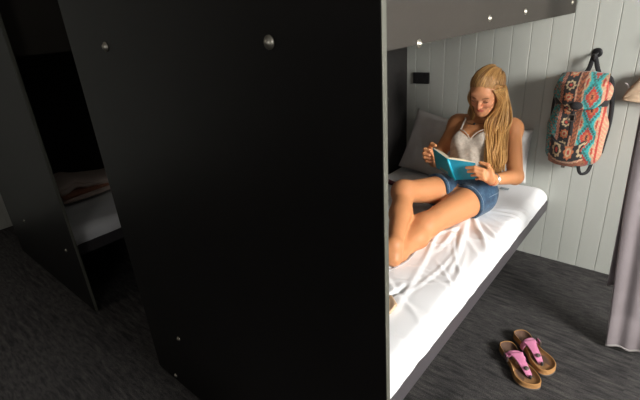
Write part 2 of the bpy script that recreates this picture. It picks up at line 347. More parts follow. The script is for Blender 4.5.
def mattress(dx, name, label, wrinkly, z0=.372, zt=.472, lab2=None):
    nx, ny = (140, 280) if wrinkly else (90, 120); x0, y0, y1 = -1.535, YP+.022, YW-.006; V = []
    foldpts = []
    if wrinkly:
        R2 = random.Random(3)
        for _ in range(110):   # radiating creases from where she sits towards the open side and the foot
            a = R2.uniform(-2.9, .35); L = R2.uniform(.22, .75); s = R2.uniform(.02, .30)
            c = (-.86+math.cos(a)*s, 2.15+math.sin(a)*s*1.4) if R2.random() < .6 else (R2.uniform(-1.4, -.7), R2.uniform(.75, 1.9))
            foldpts.append((c[0], c[1], a+R2.uniform(-.25, .25), L, R2.uniform(.006, .016), R2.uniform(.0025, .0065), R2.uniform(-.8, .8)))
    def height(x, y):
        h = .006*noise.noise(Vector((x*3, y*3, 1.7)))+.0035*noise.noise(Vector((x*9, y*5, 4)))
        for cx, cy, a, L, w_, am, cv in foldpts:
            dx_, dy_ = x-cx, y-cy; t = dx_*math.cos(a)+dy_*math.sin(a); q = -dx_*math.sin(a)+dy_*math.cos(a)-cv*t*t
            if -.05 < t < L and abs(q) < .08:
                e = max(0, min(1, t/.08+.5))*max(0, min(1, (L-t)/.15)); h += am*e*(math.exp(-(q/w_)**2)-.5*math.exp(-((q-w_*1.4)/w_)**2))
        if wrinkly:  # deep pinched fold near the foot of the bed
            t = (y-1.10)/.22
            if 0 <= t <= 1:
                q = (x-(-.735-.045*t-.02*math.sin(t*5))); h += .008*math.sin(math.pi*t)**.6*(.6*math.exp(-((q+.014)/.012)**2)-1.3*math.exp(-((q-.004)/.008)**2))
        return h
    W = 1.0
    for j in range(ny+1):
        y = y0+(y1-y0)*j/ny; xe = xr(y)-.004
        scal = .004*math.sin(y*23)+.005*noise.noise(Vector((y*7, 0, 3)))
        for i in range(nx+1):
            s = i/nx
            if s < .84:
                x = x0+(xe-.062-x0)*s/.84; z = zt+height(x, y)
                if s < .03: z -= .03*(1-s/.03)**2
            else:
                t = (s-.84)/.16; th = min(t/.75, 1)*math.pi/2
                x = xe-.062+.062*math.sin(th)+(.004*noise.noise(Vector((y*14, t*2, 7)))); z = zt-.055*(1-math.cos(th))-max(0, t-.75)/.25*(.034+scal)+height(x, y)*(1-t)
            e = min((y-y0)/.05, 1); z -= .03*(1-e)**2; e2 = min((y1-y)/.06, 1); z -= .022*(1-e2)**2
            V.append((x, y, z))
    F = [[j*(nx+1)+i, j*(nx+1)+i+1, (j+1)*(nx+1)+i+1, (j+1)*(nx+1)+i] for j in range(ny) for i in range(nx)]
    n0 = len(V); rim = [i for i in range(nx+1)]+[j*(nx+1)+nx for j in range(1, ny+1)]+[ny*(nx+1)+i for i in range(nx-1, -1, -1)]+[j*(nx+1) for j in range(ny-1, 0, -1)]
    for r in rim:
        x, y, z = V[r]; V.append((min(x, xr(y)-.026), y, z0+.001))
    L_ = len(rim); F += [[rim[k], n0+k, n0+(k+1) % L_, rim[(k+1) % L_]] for k in range(L_)]; F.append([n0+k for k in range(L_)][::-1])
    V = np.array(V); V[:, 0] += dx; V[:, 2] += z0-.372
    o = mesh_obj(name, V, F, M['sheet'], None, True, org=(-1.07+dx, 1.65, z0)); tag(o, label, 'mattress', 'sheeted bunk mattresses'); return o, height
mat1, hfun = mattress(0, 'mattress', 'white sheeted mattress under the woman, creased, on the right bunk', True)
mat2, _ = mattress(-2.0, 'mattress', 'dim pale mattress under the folded blanket in the left gap', False)
# care tag and sheet seam on her mattress
MB().box((-.805, 2.462, .479), (-.755, 2.485, .4835), .001).build('care_tag', M['tag_grey'], mat1)
mb = MB()
P = [(-.80, 1.97), (-.84, 1.88), (-.862, 1.80), (-.87, 1.68), (-.855, 1.56), (-.845, 1.46), (-.865, 1.37), (-.91, 1.33)]
mb.tube([(p[0], p[1], .4745+hfun(p[0], p[1])) for p in spline([(*q, 0) for q in P], 40)], .0028, 6).build('seam', M['seam'], mat1, True)

# ------------------------------------------------------------ pillows
def pillow(name, label, cen, ex, ey, sz, th, mat, group='pillows on the bunk'):
    ex = np.array(ex, float); ex /= np.linalg.norm(ex); ey = np.array(ey, float); ey -= ex*(ex@ey); ey /= np.linalg.norm(ey); ez = np.cross(ex, ey); cen = np.array(cen, float)
    n = 36; V = []; top = {}
    for sgn in (1, -1):
        for i in range(n+1):
            for j in range(n+1):
                u, v = i/n*2-1, j/n*2-1; e = (max(0, 1-u**4)*max(0, 1-v**4))**.45
                pinch = 1-.05*(1-abs(v))*(abs(u) > .0)*(u*u); px = u*sz[0]/2*(1-.06*(1-v*v)); py = v*sz[1]/2*(1-.06*(1-u*u))
                wv = .006*noise.noise(Vector((u*3, v*3, sgn+cen[0]*5)))*e*2
                V.append(cen+ex*px+ey*py+ez*sgn*(th/2*e+.0015+wv))
    N1 = (n+1)**2; F = []
    for i in range(n):
        for j in range(n):
            q = [i*(n+1)+j, (i+1)*(n+1)+j, (i+1)*(n+1)+j+1, i*(n+1)+j+1]; F.append(q); F.append([k+N1 for k in q][::-1])
    rim = [i*(n+1) for i in range(n+1)]+[n*(n+1)+j for j in range(1, n+1)]+[i*(n+1)+n for i in range(n-1, -1, -1)]+[j for j in range(n-1, 0, -1)]
    F += [[rim[(k+1) % len(rim)], rim[k], rim[k]+N1, rim[(k+1) % len(rim)]+N1] for k in range(len(rim))]
    o = mesh_obj(name, V, F, mat, None, True, org=cen); return tag(o, label, 'pillow', group)
pillow('pillow', 'grey pillow leaning on the wall at her right elbow', (-1.235, 2.52, .66), (1, .02, -.18), (.16, .36, .9), (.44, .40), .11, M['pillow'])
pillow('pillow', 'pale pillow behind her left shoulder, mostly hidden', (-.85, 2.585, .655), (1, .02, 0), (0, .12, 1), (.31, .32), .085, M['pillow_w'])

# ------------------------------------------------------------ burgundy strip, folded blanket
def strip(u, v):
    x = -1.50+.19*u; y = 2.245+.035*(v-.5)-.03*u; return (x, y, .489+hfun(x, y)+.002*math.sin(u*9))
o = surf('cloth_strip', strip, 30, 6, M['burgundy'], None, .014, org=(-1.4, 2.24, .48)); tag(o, 'burgundy strip of cloth lying on the sheet beyond her raised knee', 'cloth')
bl = thing('folded_blanket', 'pinkish folded blanket lying across the mattress in the left gap', 'blanket', (-3.1, 1.2, .48))
for k in range(4):
    def fl(u, v, k=k):
        x = -3.26+.30*v+.012*math.sin(u*6+k); y = .82+.56*u; z = .487+.022*k+.022
        z += .018*math.sin(u*5.2+.4+k*.15)*(k/3)+.012*math.sin(v*3.1)+.022*math.exp(-((u-.18)/.09)**2)*(k > 1)
        if v > .9: z -= (v-.9)*.12
        return (x-.012*k*(v-.5), y, z)
    surf('fold', fl, 40, 16, M['blanket' if k != 1 else 'blanket_stripe'], bl, .019)

def pc_(u, v):
    x = -.80+.095*u; y = 1.10+.07*v+.02*math.sin(u*4); return (x, y, .478+hfun(x, y)+.010+.004*math.sin(u*5+v*3)*math.sin(v*3.1)+.003*u)
o = surf('small_cloth', pc_, 18, 14, M['peach'], None, .009, org=(-.76, 1.13, .48)); tag(o, 'small peach cloth on the white sheet, mostly hidden by the black panel', 'cloth')

# ------------------------------------------------------------ outlet on the wall
so = thing('power_outlet', 'black double power outlet on the plank wall above the grey pillow', 'power outlet', (-1.43, YW, 1.07))
MB().box((-1.49, YW-.010, 1.035), (-1.375, YW, 1.107), .002).build('plate', M['black'], so)
for x in (-1.462, -1.403):
    s_ = MB().box((x-.012, YW-.0125, 1.083), (x+.012, YW-.0098, 1.099), .001).build('switch', M['webbing'], so)
    MB().box((x-.007, YW-.0106, 1.058), (x-.005, YW-.0099, 1.068)).box((x+.005, YW-.0106, 1.058), (x+.007, YW-.0099, 1.068)).box((x-.001, YW-.0106, 1.044), (x+.001, YW-.0099, 1.053)).build('socket', M['rail'], so)

# ------------------------------------------------------------ wall hook and backpack
hk = thing('wall_hook', 'black coat hook on the plank wall holding the backpack', 'hook', (-.452, YW, 1.215))
MB().lathe([(.024, 0), (.024, .004), (.018, .006)], (-.452, YW, 1.225), (0, -1, 0), 20).build('rose', M['black'], hk, True)
MB().tube(spline([(-.452, YW-.004, 1.225), (-.452, YW-.03, 1.218), (-.452, YW-.045, 1.195), (-.452, YW-.060, 1.199), (-.452, YW-.064, 1.225)], 16), [.007]*15+[.010], 10).build('peg', M['black'], hk, True)

TQ = np.array((.03, .33, .33)); BK = np.array((.016, .016, .018)); PK = np.array((.52, .22, .15)); RD = np.array((.42, .045, .03)); OR = np.array((.50, .15, .06)); BR = np.array((.15, .055, .03)); CR = np.array((.50, .38, .22)); GN = np.array((.035, .12, .11))
def hsh(a): return np.mod(np.sin(a*12.9898)*43758.5453, 1)
def pattern(u, v, off=0.):
    """woven pattern: u across in bag half widths, v up in metres"""
    n = len(u); c = np.tile(TQ, (n, 1)); jit = hsh(np.floor(u*40)+np.floor(v*220)*7.3)
    def put(mask, col): c[mask] = col
    # left turquoise/green field
    m_ = u < -.62; put(m_, TQ*.8); put(m_ & (np.mod(v*30+np.floor(u*9)*.5, 1) < .38), GN); put(m_ & (jit > .8), PK*.7)
    # braid
    b = (u > -.62) & (u < -.50); put(b, PK); put(b & (np.mod(v*55+u*18, 1) < .4), BR)
    # black column of rosettes
    b = (u > -.50) & (u < -.08); put(b, BK)
    vv = (np.mod(v/.058+off, 1)-.5)*.058; uu = (u+.29)*.13; r = np.hypot(uu, vv); an = np.arctan2(vv, uu)
    odd = np.mod(np.floor(v/.058+off), 2) > .5
    put(b & (r < .021+.003*np.cos(an*8)), OR); put(b & (r < .021+.003*np.cos(an*8)) & odd, CR); put(b & (r < .013) & ~odd, CR); put(b & (r < .013) & odd, BK); put(b & (r < .007), RD)
    # wide braid
    b = (u > -.08) & (u < .20); put(b, BR); e = np.abs(u-.06); put(b & (e > .09), PK); put(b & (e > .09) & (np.mod(v*60+u*25, 1) < .4), CR); put(b & (e < .08) & (np.mod(v*45+np.abs(u-.06)*30, 1) < .45), OR*.8)
    # turquoise field of red medallions
    b = (u > .20) & (u < .78); put(b, TQ*1.1); vv = (np.mod(v/.135+.35+off, 1)-.5)*.135; uu = (u-.49)*.13
    q = np.abs(uu)/.030+np.abs(vv)/.052+.10*np.sin(np.abs(vv)*500); put(b & (q < 1.45) & (q > 1.15), GN); put(b & (q < 1.0), RD); put(b & (q < .55), OR); put(b & (q < .25), BK)
    q2 = np.abs(np.abs(uu)-.034)/.012+np.abs(np.abs(vv)-.060)/.03; put(b & (q2 < 1), CR*.9); put(b & (q2 < .5), RD)
    b = (u > .78); put(b, PK*1.1); put(b & (np.mod(v*50+u*10, 1) < .4), CR); put(b & (np.abs(u-.88) < .03), RD)
    c *= (.8+.35*jit)[:, None]; return c*.85
bp = thing('backpack', 'patterned drawstring backpack, turquoise, orange and black, hanging on the wall hook', 'backpack', (-.475, 2.55, .66))
def sbox(c, hsz, r, k=.02, R=None):
    c = np.array(c, float); hsz = np.array(hsz, float); R = np.eye(3) if R is None else R
    def f(P):
        q = np.abs((P-c)@R.T)-hsz+r; return np.linalg.norm(np.maximum(q, 0), axis=1)+np.minimum(q.max(1), 0)-r
    return dict(f=f, c=c, r=np.linalg.norm(hsz), k=k)
bx = -.475
body = [sbox((bx, 2.565, .80), (.132, .066, .125), .055, .05), sbox((bx, 2.575, .98), (.120, .055, .13), .05, .06), el((bx, 2.545, .76), (.115, .085, .11), k=.04), el((bx-.085, 2.57, 1.04), (.045, .045, .045), k=.03), el((bx+.085, 2.57, 1.05), (.045, .05, .045), k=.03)]
def fbag(pr, P):
    d = ev(pr, P); return d+.0035*np.sin(P[:, 0]*46+P[:, 2]*9)*np.sin(P[:, 2]*31+1)+.003*np.sin(P[:, 0]*90+P[:, 2]*14)*np.clip((P[:, 2]-.98)/.1, 0, 1)
V, F = sdf_mesh(fbag, body, (-.65, 2.46, .63), (-.30, 2.66, 1.14), .0035)
V[:, 1] = np.minimum(V[:, 1], YW-.002)
tb = pattern((V[:, 0]-bx)/.13, V[:, 2]); ub = np.abs((V[:, 0]-bx)/.13); tb[(V[:, 2] > 1.005-.03*ub) & (V[:, 2] < 1.04-.03*ub)] = BK
mesh_obj('bag_body', V, F, M['bag'], bp, True, tb)
# flap
def flapf(u, v):
    a = (u*2-1); x = bx+.01+a*(.088+.022*math.sin(v*2.2)); yb = 2.63-.175*min(1, v*1.9)**.7; z = 1.135+.012*math.sin(min(v*3.2, 3.14))-max(0, v-.30)*.235
    z += .055*abs(a)**2.2*max(0, v-.2)*1.3-.02*a*a*(1-v); yb += .05*abs(a)**3*v; return (x, yb, z+.006*math.sin(a*7)*v)
fl_ = surf('flap', flapf, 60, 60, M['bag'], bp, .006)
me = fl_.data; co = np.array([v.co[:] for v in me.vertices])+np.array(bp['_o']); a_ = me.color_attributes.new('tint', 'FLOAT_COLOR', 'POINT')
t_ = np.ones((len(co), 4), np.float32); t_[:, :3] = pattern((co[:, 0]-bx)/.13+.0-.12*(co[:, 2]-1.0)/.1*.3, co[:, 2]+.02, .3); a_.data.foreach_set('color', t_.ravel())
rimp = [flapf(0, v/20) for v in range(4, 21)]+[flapf(u/24, 1) for u in range(1, 25)]+[flapf(1, v/20) for v in range(19, 3, -1)]
MB().tube([(p[0], p[1]-.001, p[2]) for p in rimp], .0050, 8).build('flap_piping', M['webbing'], fl_, True)
# front pocket
def pock(u, v):
    a = u*2-1; x = bx-.012+a*.086; z = .815-.135*v-.006*math.cos(a*2)-.028*(1-v)*(1-a*a); y = 2.474-.020*(1-a*a)*math.sin(.6+v*1.9)+.022*abs(a)**4+.028*max(0, v-.75)*2; return (x, y, z)
pk = surf('front_pocket', pock, 50, 36, M['bag'], bp, .005)
me = pk.data; co = np.array([v.co[:] for v in me.vertices])+np.array(bp['_o']); a_ = me.color_attributes.new('tint', 'FLOAT_COLOR', 'POINT')
u_ = (co[:, 0]-bx)/.13; z_ = co[:, 2]+.028*(1-((co[:, 0]-bx+.012)/.086)**2); vv = (.83-z_); cc = pattern(u_*0+.0+vv*4.2-.50+.0*u_, co[:, 0]*1.0+2, .2)
cc[vv < .008] = PK*.9; t_ = np.ones((len(co), 4), np.float32); t_[:, :3] = cc; a_.data.foreach_set('color', t_.ravel())
for a in (0, 1): MB().tube([(p[0], p[1]-.001, p[2]) for p in [pock(a, v/12) for v in range(13)]], .0048, 8).build('pocket_piping', M['webbing'], pk, True)
MB().tube([(p[0], p[1]+.004, p[2]+.004) for p in [pock(u/20, 0) for u in range(21)]], .0045, 8).build('pocket_mouth', M['webbing'], pk, True)
# cord ball, buckle, straps
V, F = sdf_mesh(ev, [el((bx+.005, 2.452, .995), (.030, .014, .021), k=.01)], (-.52, 2.43, .96), (-.42, 2.475, 1.03), .003); mesh_obj('cord_stop', V, F, M['webbing'], bp, True)
MB().tube(spline([(bx-.004, 2.452, .985), (bx-.006, 2.452, .94), (bx-.006, 2.458, .88), (bx-.006, 2.462, .84)], 12), .010, 8, .3, (0, 1, 0)).build('closing_strap', M['webbing'], bp, True)
bk = MB(); x0, z0 = bx-.006, .935
for a, b in (((x0-.019, 2.440, z0-.019), (x0+.019, 2.447, z0-.013)), ((x0-.019, 2.440, z0+.013), (x0+.019, 2.447, z0+.019)), ((x0-.019, 2.440, z0-.013), (x0-.014, 2.447, z0+.013)), ((x0+.014, 2.440, z0-.013), (x0+.019, 2.447, z0+.013))): bk.box(a, b, .001)
bk.build('buckle', M['buckle'], bp)
MB().box((bx-.030, 2.485, .655), (bx-.012, 2.492, .690), .001).build('bottom_buckle', M['buckle'], bp)
MB().tube(spline([(bx+.045, 2.53, .70), (bx+.05, 2.50, .665), (bx+.065, 2.50, .632), (bx+.09, 2.52, .640), (bx+.098, 2.55, .68), (bx+.095, 2.57, .71)], 20), .009, 8, .35, (0, 1, .2)).build('strap_end', M['webbing'], bp, True)
MB().tube(spline([(bx-.004, 2.60, 1.135), (bx+.008, 2.595, 1.16), (-.457, 2.59, 1.208), (-.447, 2.59, 1.208), (bx+.042, 2.60, 1.16), (bx+.050, 2.61, 1.135)], 24), .011, 8, .35, (0, 1, 0)).build('hang_loop', M['webbing'], bp, True)
for s in (-1, 1):
    MB().tube(spline([(bx+s*.02, 2.625, 1.12), (bx+s*.10, 2.60, 1.115), (bx+s*.125, 2.60, 1.04), (bx+s*.135, 2.615, .90), (bx+s*.12, 2.625, .72)], 24), .011, 8, .6, (0, 1, 0)).build('shoulder_strap', M['webbing'], bp, True)

# ------------------------------------------------------------ curtain and tan cloth at the right
def curt(u, v):
    z = 2.295-2.28*v; wdt = .30+.05*v; x = -.150+.045*v**3+wdt*u
    ph = u*13+.5*math.sin(v*3); y = 2.0+.007*math.sin(ph*.4)*(.5+.5*v)+.004*math.sin(u*31+v*4)
    if v > .93: y -= .02*math.sin((v-.93)*22)
    z += max(0, u-.25)*.22*max(0, (v-.80)/.20)**2+.012*math.sin(u*9)*(v > .9)
    x -= .02*math.exp(-((v-.62)/.25)**2)*(1-u); return (x, y, z)
cu = thing('curtain', 'grey lilac cloth curtain hanging down to the carpet at the right edge', 'curtain', (.02, 2.0, 2.3))
surf('cloth', curt, 60, 140, M['cloth_grey'], cu, .004)
def back_fold(u, v):
    z = 2.29-2.0*v; return (-.165-.012*math.sin(v*4)+.10*u, 2.035+.012*math.sin(u*6), z+.03*u)
surf('lining', back_fold, 14, 60, M['cloth_grey'], cu, .003)
hp = [curt(u/40, 1) for u in range(41)]; MB().tube([(p[0], p[1]-.003, p[2]+.006) for p in hp], .005, 8).build('hem', M['hem'], cu, True)
rod = thing('curtain_rail', 'metal rail the grey curtain hangs from', 'curtain rail', (.1, 2.0, 2.32))
MB().tube([(-.20, 2.01, 2.318), (.5, 2.01, 2.318)], .012, 12).build('tube', M['silver'], rod, True)
for x in (-.18, .48): MB().tube([(x, 2.01, 2.33), (x, 2.01, H)], .006, 8).lathe([(.025, -.004), (.025, 0)], (x, 2.01, H-.001), (0, 0, 1)).build('bracket', M['silver'], rod, True)
tc = thing('tan_cloth', 'tan cloth hanging in a pointed fold on the wall right of the backpack', 'cloth', (-.2, 2.6, 1.1))
def tanf(u, v):
    L = .20; x = -.300+.20*u; top = 1.020+.115*min(1, u*3.0)**.8+.05*max(0, u-.3); bot = 1.012-.035*u
    return (x, 2.60-.020*math.sin(u*6+v)-.012*math.sin(v*7), top+(bot-top)*v)
surf('cloth', tanf, 26, 14, M['tan'], tc, .004)
MB().tube(spline([(-.282, 2.59, 1.055), (-.292, 2.585, 1.085), (-.305, 2.58, 1.092)], 8), .0022, 6).build('cord', M['seam'], tc, True)
MB().tube(spline([(-.15, 2.60, 1.15), (-.16, 2.61, 1.22), (-.17, 2.60, 1.30)], 8), .004, 6).build('loop', M['tan'], tc, True)
hk2 = thing('wall_hook', 'black coat hook holding the tan cloth, just past the right edge', 'hook', (-.17, YW, 1.3))
MB().lathe([(.024, 0), (.024, .004), (.018, .006)], (-.17, YW, 1.315), (0, -1, 0), 20).build('rose', M['black'], hk2, True)
MB().tube(spline([(-.17, YW-.004, 1.315), (-.17, YW-.03, 1.305), (-.17, YW-.05, 1.29), (-.17, YW-.07, 1.30), (-.17, YW-.072, 1.32)], 14), .006, 10).build('peg', M['black'], hk2, True)

# ------------------------------------------------------------ sandals
def outline(t):   # right sole, y forward (toe +), x to the outside (+)
    P = [(0, -.128), (.024, -.120), (.034, -.095), (.033, -.05), (.034, 0), (.044, .045), (.047, .075), (.038, .105), (.015, .124), (-.015, .130), (-.036, .115), (-.042, .080), (-.038, .04), (-.027, 0), (-.026, -.05), (-.030, -.095), (-.022, -.120), (0, -.128)]
    return P
SO = [tuple(p[:2]) for p in spline([(*p, 0) for p in outline(0)], 73)][:-1]
def sandal(label, loc, ang, side):
    t = thing('sandal', label, 'sandal', (0, 0, 0), 'pink thong sandals on the carpet')
    S = lambda x: x*side
    rings = []; zf = lambda y: .004+.006*math.exp(-((y-.12)/.03)**2)
    for sc_, z, tag_ in ((.97, 0, 0), (1.0, .003, 0), (1.0, .010, 0), (.985, .0105, 1), (.99, .024, 1), (.985, .030, 1), (.955, .0325, 2), (.90, .029, 3), (.80, .022, 3), (.55, .0185, 3), (.25, .018, 3)):
        rings.append([(S(x*sc_), y*(1-(1-sc_)*.55), z+(.006*math.exp(-((y+.10)/.05)**2) if z > .02 else 0)+(.004 if (tag_ >= 3 and abs(y) < .03 and x < 0) else 0), tag_) for x, y in SO])
    n = len(SO); V = [p[:3] for r in rings for p in r]; F = []
    for i in range(len(rings)-1):
        for k in range(n): F.append([i*n+k, i*n+(k+1) % n, (i+1)*n+(k+1) % n, (i+1)*n+k])
    F += [list(range(n))[::-1], [(len(rings)-1)*n+k for k in range(n)]]
    if side < 0: F = [q[::-1] for q in F]
    # footbed needs resolution for its worn colours
    col = []
    for r in rings:
        for x, y, z, tg in r:
            if tg == 0: c_ = (.09, .075, .065)
            elif tg == 1: c_ = (.33, .165, .055)
            elif tg == 2: c_ = (.42, .21, .065)
            else:
                c_ = (.085, .045, .028) if math.hypot(x, (y+.075)*.7) < .036 or math.hypot(x, (y-.055)*.9) < .032 else (.24, .12, .04)
            col.append(c_)
    so_ = mesh_obj('sole', V, F, M['sole'], t, True, np.array(col))
    mbz = MB().lathe([(.010, 0), (.009, .0008)], (0, -.005, .0195), (0, 0, 1), 12); mbz.build('gold_stamp', M['tan'], so_)
    # ankle/instep strap, thong strap
    def arch(u, v):   # across the foot
        a = math.pi*(u); x = -.038*math.cos(a); z = .018+.036*math.sin(a)**.8; y = -.030+(.0105+.004*math.sin(a))*(v*2-1)+.006*math.cos(a)
        return (S(x), y, z)
    st = surf('instep_strap', arch, 33, 9, M['pink'], t, .0035*side)
    def tong(u, v):
        y = -.030+.110*u; wd = (.0105+.018*(1-u)**4+.0045*math.sin(u*3.1))*(1 if u < .9 else (1-((u-.9)/.105)**2)**.5); x = -.008*u-.002+(v*2-1)*wd; z = .055-.031*u**1.6-.003*(v*2-1)**2; return (S(x), y, z)
    surf('thong_strap', tong, 26, 11, M['pink'], t, -.003*side)
    MB().lathe([(.005, 0), (.005, .014)], (S(-.009), .083, .018), (0, 0, 1), 10).build('toe_post', M['dark'], t, True)
    MB().lathe([(.0095, 0), (.0095, .002), (.006, .004)], (S(-.008), .050, .0405), (0, .35, 1), 12).build('rivet', M['buckle'], t, True)
    bkl = MB()
    for a, b in (((.036, -.045, .026), (.0435, -.041, .048)), ((.036, -.015, .026), (.0435, -.011, .048)), ((.036, -.041, .026), (.0435, -.015, .030)), ((.036, -.041, .044), (.0435, -.015, .048)), ((.038, -.030, .026), (.0445, -.027, .048))):
        a, b = (a, b) if side > 0 else ((-b[0], a[1], a[2]), (-a[0], b[1], b[2]))
        bkl.box(a, b, .0008)
    bkl.build('buckle', M['buckle'], st)
    def tab(u, v):
        return (S(.0395+.003*math.sin(u*3.1)), -.028+(v*2-1)*.0095, .052-.028*u)
    surf('strap_tab', tab, 10, 5, M['pink'], t, .003*side)
    t.location = loc; t.rotation_euler = (0, 0, ang); t.scale = (1.1, 1.02, 1.08); return t
sandal('pink strapped sandal, nearer one of the pair on the carpet', (-.378, 1.628, 0), math.atan2(-.185, .185)-math.pi/2, 1)
sandal('pink strapped sandal, further one of the pair, nearer the wall', (-.352, 1.745, 0), math.atan2(-.165, .185)-math.pi/2, -1)

# ------------------------------------------------------------ the woman
A = lambda *p: np.array(p, float)
P_ = A(-.87, 2.13, .565); Rh, Lh = A(-.945, 2.12, .565), A(-.80, 2.14, .558)
Rk, Lk = A(-1.04, 1.765, .655), A(-.884, 1.705, .535); Ra, La = A(-.884, 1.425, .562), A(-.880, 1.462, .502)
NB = A(-.925, 2.42, .890); HC = A(-.870, 2.292, 1.074)
Rs, Ls = A(-1.065, 2.42, .85), A(-.755, 2.42, .855); Re, Le = A(-1.105, 2.23, .675), A(-.65, 2.21, .665); Rw, Lw = A(-1.035, 2.04, .768), A(-.700, 2.03, .698)
S_, F_, U_ = frame((.04, -.88, -.47), (.06, 0, 1))      # head: her left = +S_ ?  (S = F x U)
SL = -S_ if S_[0] < 0 else S_
RH = np.array([SL, F_, U_])
hp_ = lambda s, f, u: HC+SL*s+F_*f+U_*u
tU = (NB-P_)/np.linalg.norm(NB-P_); tS, tN, _u = frame((0, -.75, .60), tU); tS = tS if tS[0] > 0 else -tS; tU2 = np.cross(tN, tS); tU2 = tU2 if tU2@tU > 0 else -tU2
RT = np.array([tS, tN, tU2])
RTn = RT
pel = [el(P_+tU*.02, (.150, .100, .10), RT, .05)]
thR = [rc(Rh+A(0, -.02, .01), Rk, .084, .052, .04)]; thL = [rc(Lh+A(0, -.02, .0), Lk, .090, .056, .04)]
waist = P_+tU*.16; chest = P_+tU*.29
torso = [el(waist, (.118, .088, .11), RT, .05), el(chest, (.142, .095, .115), RT, .06), el(P_+tU*.37+A(.0, .01, 0), (.135, .070, .07), RT, .05),
         el(chest+tS*.058+tN*.062+tU*-.015, (.056, .050, .056), RT, .03), el(chest-tS*.062+tN*.062+tU*-.015, (.056, .050, .056), RT, .03)]
arms = [rc(Rs, Re, .046, .036, .035), rc(Re, Rw, .037, .024, .02), rc(Ls, Le, .047, .038, .035), rc(Le, Lw, .040, .025, .02),
        el(Rs, (.052, .052, .052), k=.04), el(Ls, (.052, .052, .052), k=.04), rc(NB+A(-.04, .0, .0), Rs+A(.02, 0, .005), .040, .040, .04), rc(NB+A(.04, 0, 0), Ls+A(-.02, 0, .005), .040, .040, .04)]
neck = [rc(NB+A(0, .005, -.01), hp_(0, -.025, -.06), .050, .046, .03)]
legs = [rc(Rk, Rk*.6+Ra*.4+A(-.004, .01, -.018), .049, .051, .035), rc(Rk*.6+Ra*.4+A(-.004, .01, -.018), Ra, .051, .031, .03), el(Rk+A(0, -.01, .008), (.047, .047, .047), k=.03),
        rc(Lk, Lk*.6+La*.4+A(.0, .01, -.010), .052, .052, .035), rc(Lk*.6+La*.4+A(.0, .01, -.010), La, .052, .031, .03), el(Lk+A(0, -.01, .006), (.050, .050, .048), k=.03)]
# feet
def foot(ank, heel, mid, ball, toes, lat):
    ps = [el(heel, (.033, .034, .032), k=.025), rc(ank, heel, .032, .030, .02), rc(ank+A(0, -.01, .0), mid, .033, .028, .025), rc(heel, ball, .026, .024, .025), rc(mid, ball, .027, .024, .02), rc(ball-lat*.012, ball+lat*.022, .022, .017, .018)]
    d = toes-ball; L = np.linalg.norm(d); d = d/L
    for i, (o_, l_, r_) in enumerate(((-.022, 1.0, .0115), (-.004, .95, .0085), (.009, .82, .008), (.021, .68, .0075), (.031, .52, .007))):
        b = ball+lat*o_; ps.append(rc(b, b+d*L*l_, r_*1.05, r_, .006)); 
    return ps
feet = foot(Ra, A(-.874, 1.400, .511), A(-.94, 1.37, .545), A(-.99, 1.32, .525), A(-1.045, 1.27, .505), A(-.3, .9, 0)/.95)
feet += foot(La, A(-.905, 1.440, .500), A(-.95, 1.47, .505), A(-1.02, 1.45, .497), A(-1.08, 1.43, .492), A(.2, 1, 0)/1.02)
# hands: book corners (spine top/bottom, left cover edge, right cover edge)
ST, SB = A(-.893, 1.930, .803), A(-.879, 2.000, .673); LT, LB = A(-1.003, 1.985, .829), A(-1.005, 2.040, .706); RTp, RB = A(-.772, 1.980, .787), A(-.782, 2.042, .682)
def finger(pts, rs, k=.004): return [rc(pts[i], pts[i+1], rs[i], rs[i+1], .006) for i in range(len(pts)-1)]
hands = []
# her left hand, holding the right-hand cover
pc = A(-.712, 1.995, .728)
hands += [rc(Lw, A(-.706, 2.005, .712), .024, .022, .02), el(pc, (.034, .017, .036), k=.015)]
KL = [A(-.728, 1.970, .762), A(-.728, 1.965, .746), A(-.724, 1.965, .730), A(-.716, 1.969, .715)]
TL = [[A(-.764, 1.955, .774), A(-.803, 1.951, .767)], [A(-.762, 1.953, .757), A(-.794, 1.953, .748)], [A(-.752, 1.957, .739), A(-.777, 1.958, .729)], [A(-.738, 1.963, .721), A(-.757, 1.966, .712)]]
for kn, tt, r_ in zip(KL, TL, (.0088, .0088, .0083, .0075)): hands += [rc(pc, kn, .014, r_+.0012, .010)]+finger([kn]+tt, [r_+.0008, r_, r_-.0015])
hands += finger([A(-.700, 2.005, .745), A(-.722, 2.010, .775), A(-.758, 2.005, .784)], [.013, .0105, .0085])
# her right hand, holding the left-hand cover
pr_ = A(-1.040, 2.020, .785)
hands += [rc(Rw, A(-1.040, 2.028, .775), .023, .021, .02), el(pr_, (.018, .028, .036), k=.015)]
KR = [A(-1.050, 2.0, .812), A(-1.053, 1.994, .793), A(-1.050, 1.995, .774), A(-1.043, 2.0, .756)]
TR = [[A(-1.036, 1.968, .823), A(-1.004, 1.965, .822)], [A(-1.040, 1.966, .800), A(-1.008, 1.964, .797)], [A(-1.038, 1.970, .779), A(-1.008, 1.972, .776)], [A(-1.032, 1.980, .757), A(-1.008, 1.983, .755)]]
for kn, tt, r_ in zip(KR, TR, (.0088, .0088, .0083, .0075)): hands += [rc(pr_, kn, .014, r_+.0012, .010)]+finger([kn]+tt, [r_+.0008, r_, r_-.0015])
hands += finger([A(-1.030, 2.012, .815), A(-1.015, 2.000, .845), A(-.990, 1.990, .843)], [.013, .0105, .0088])
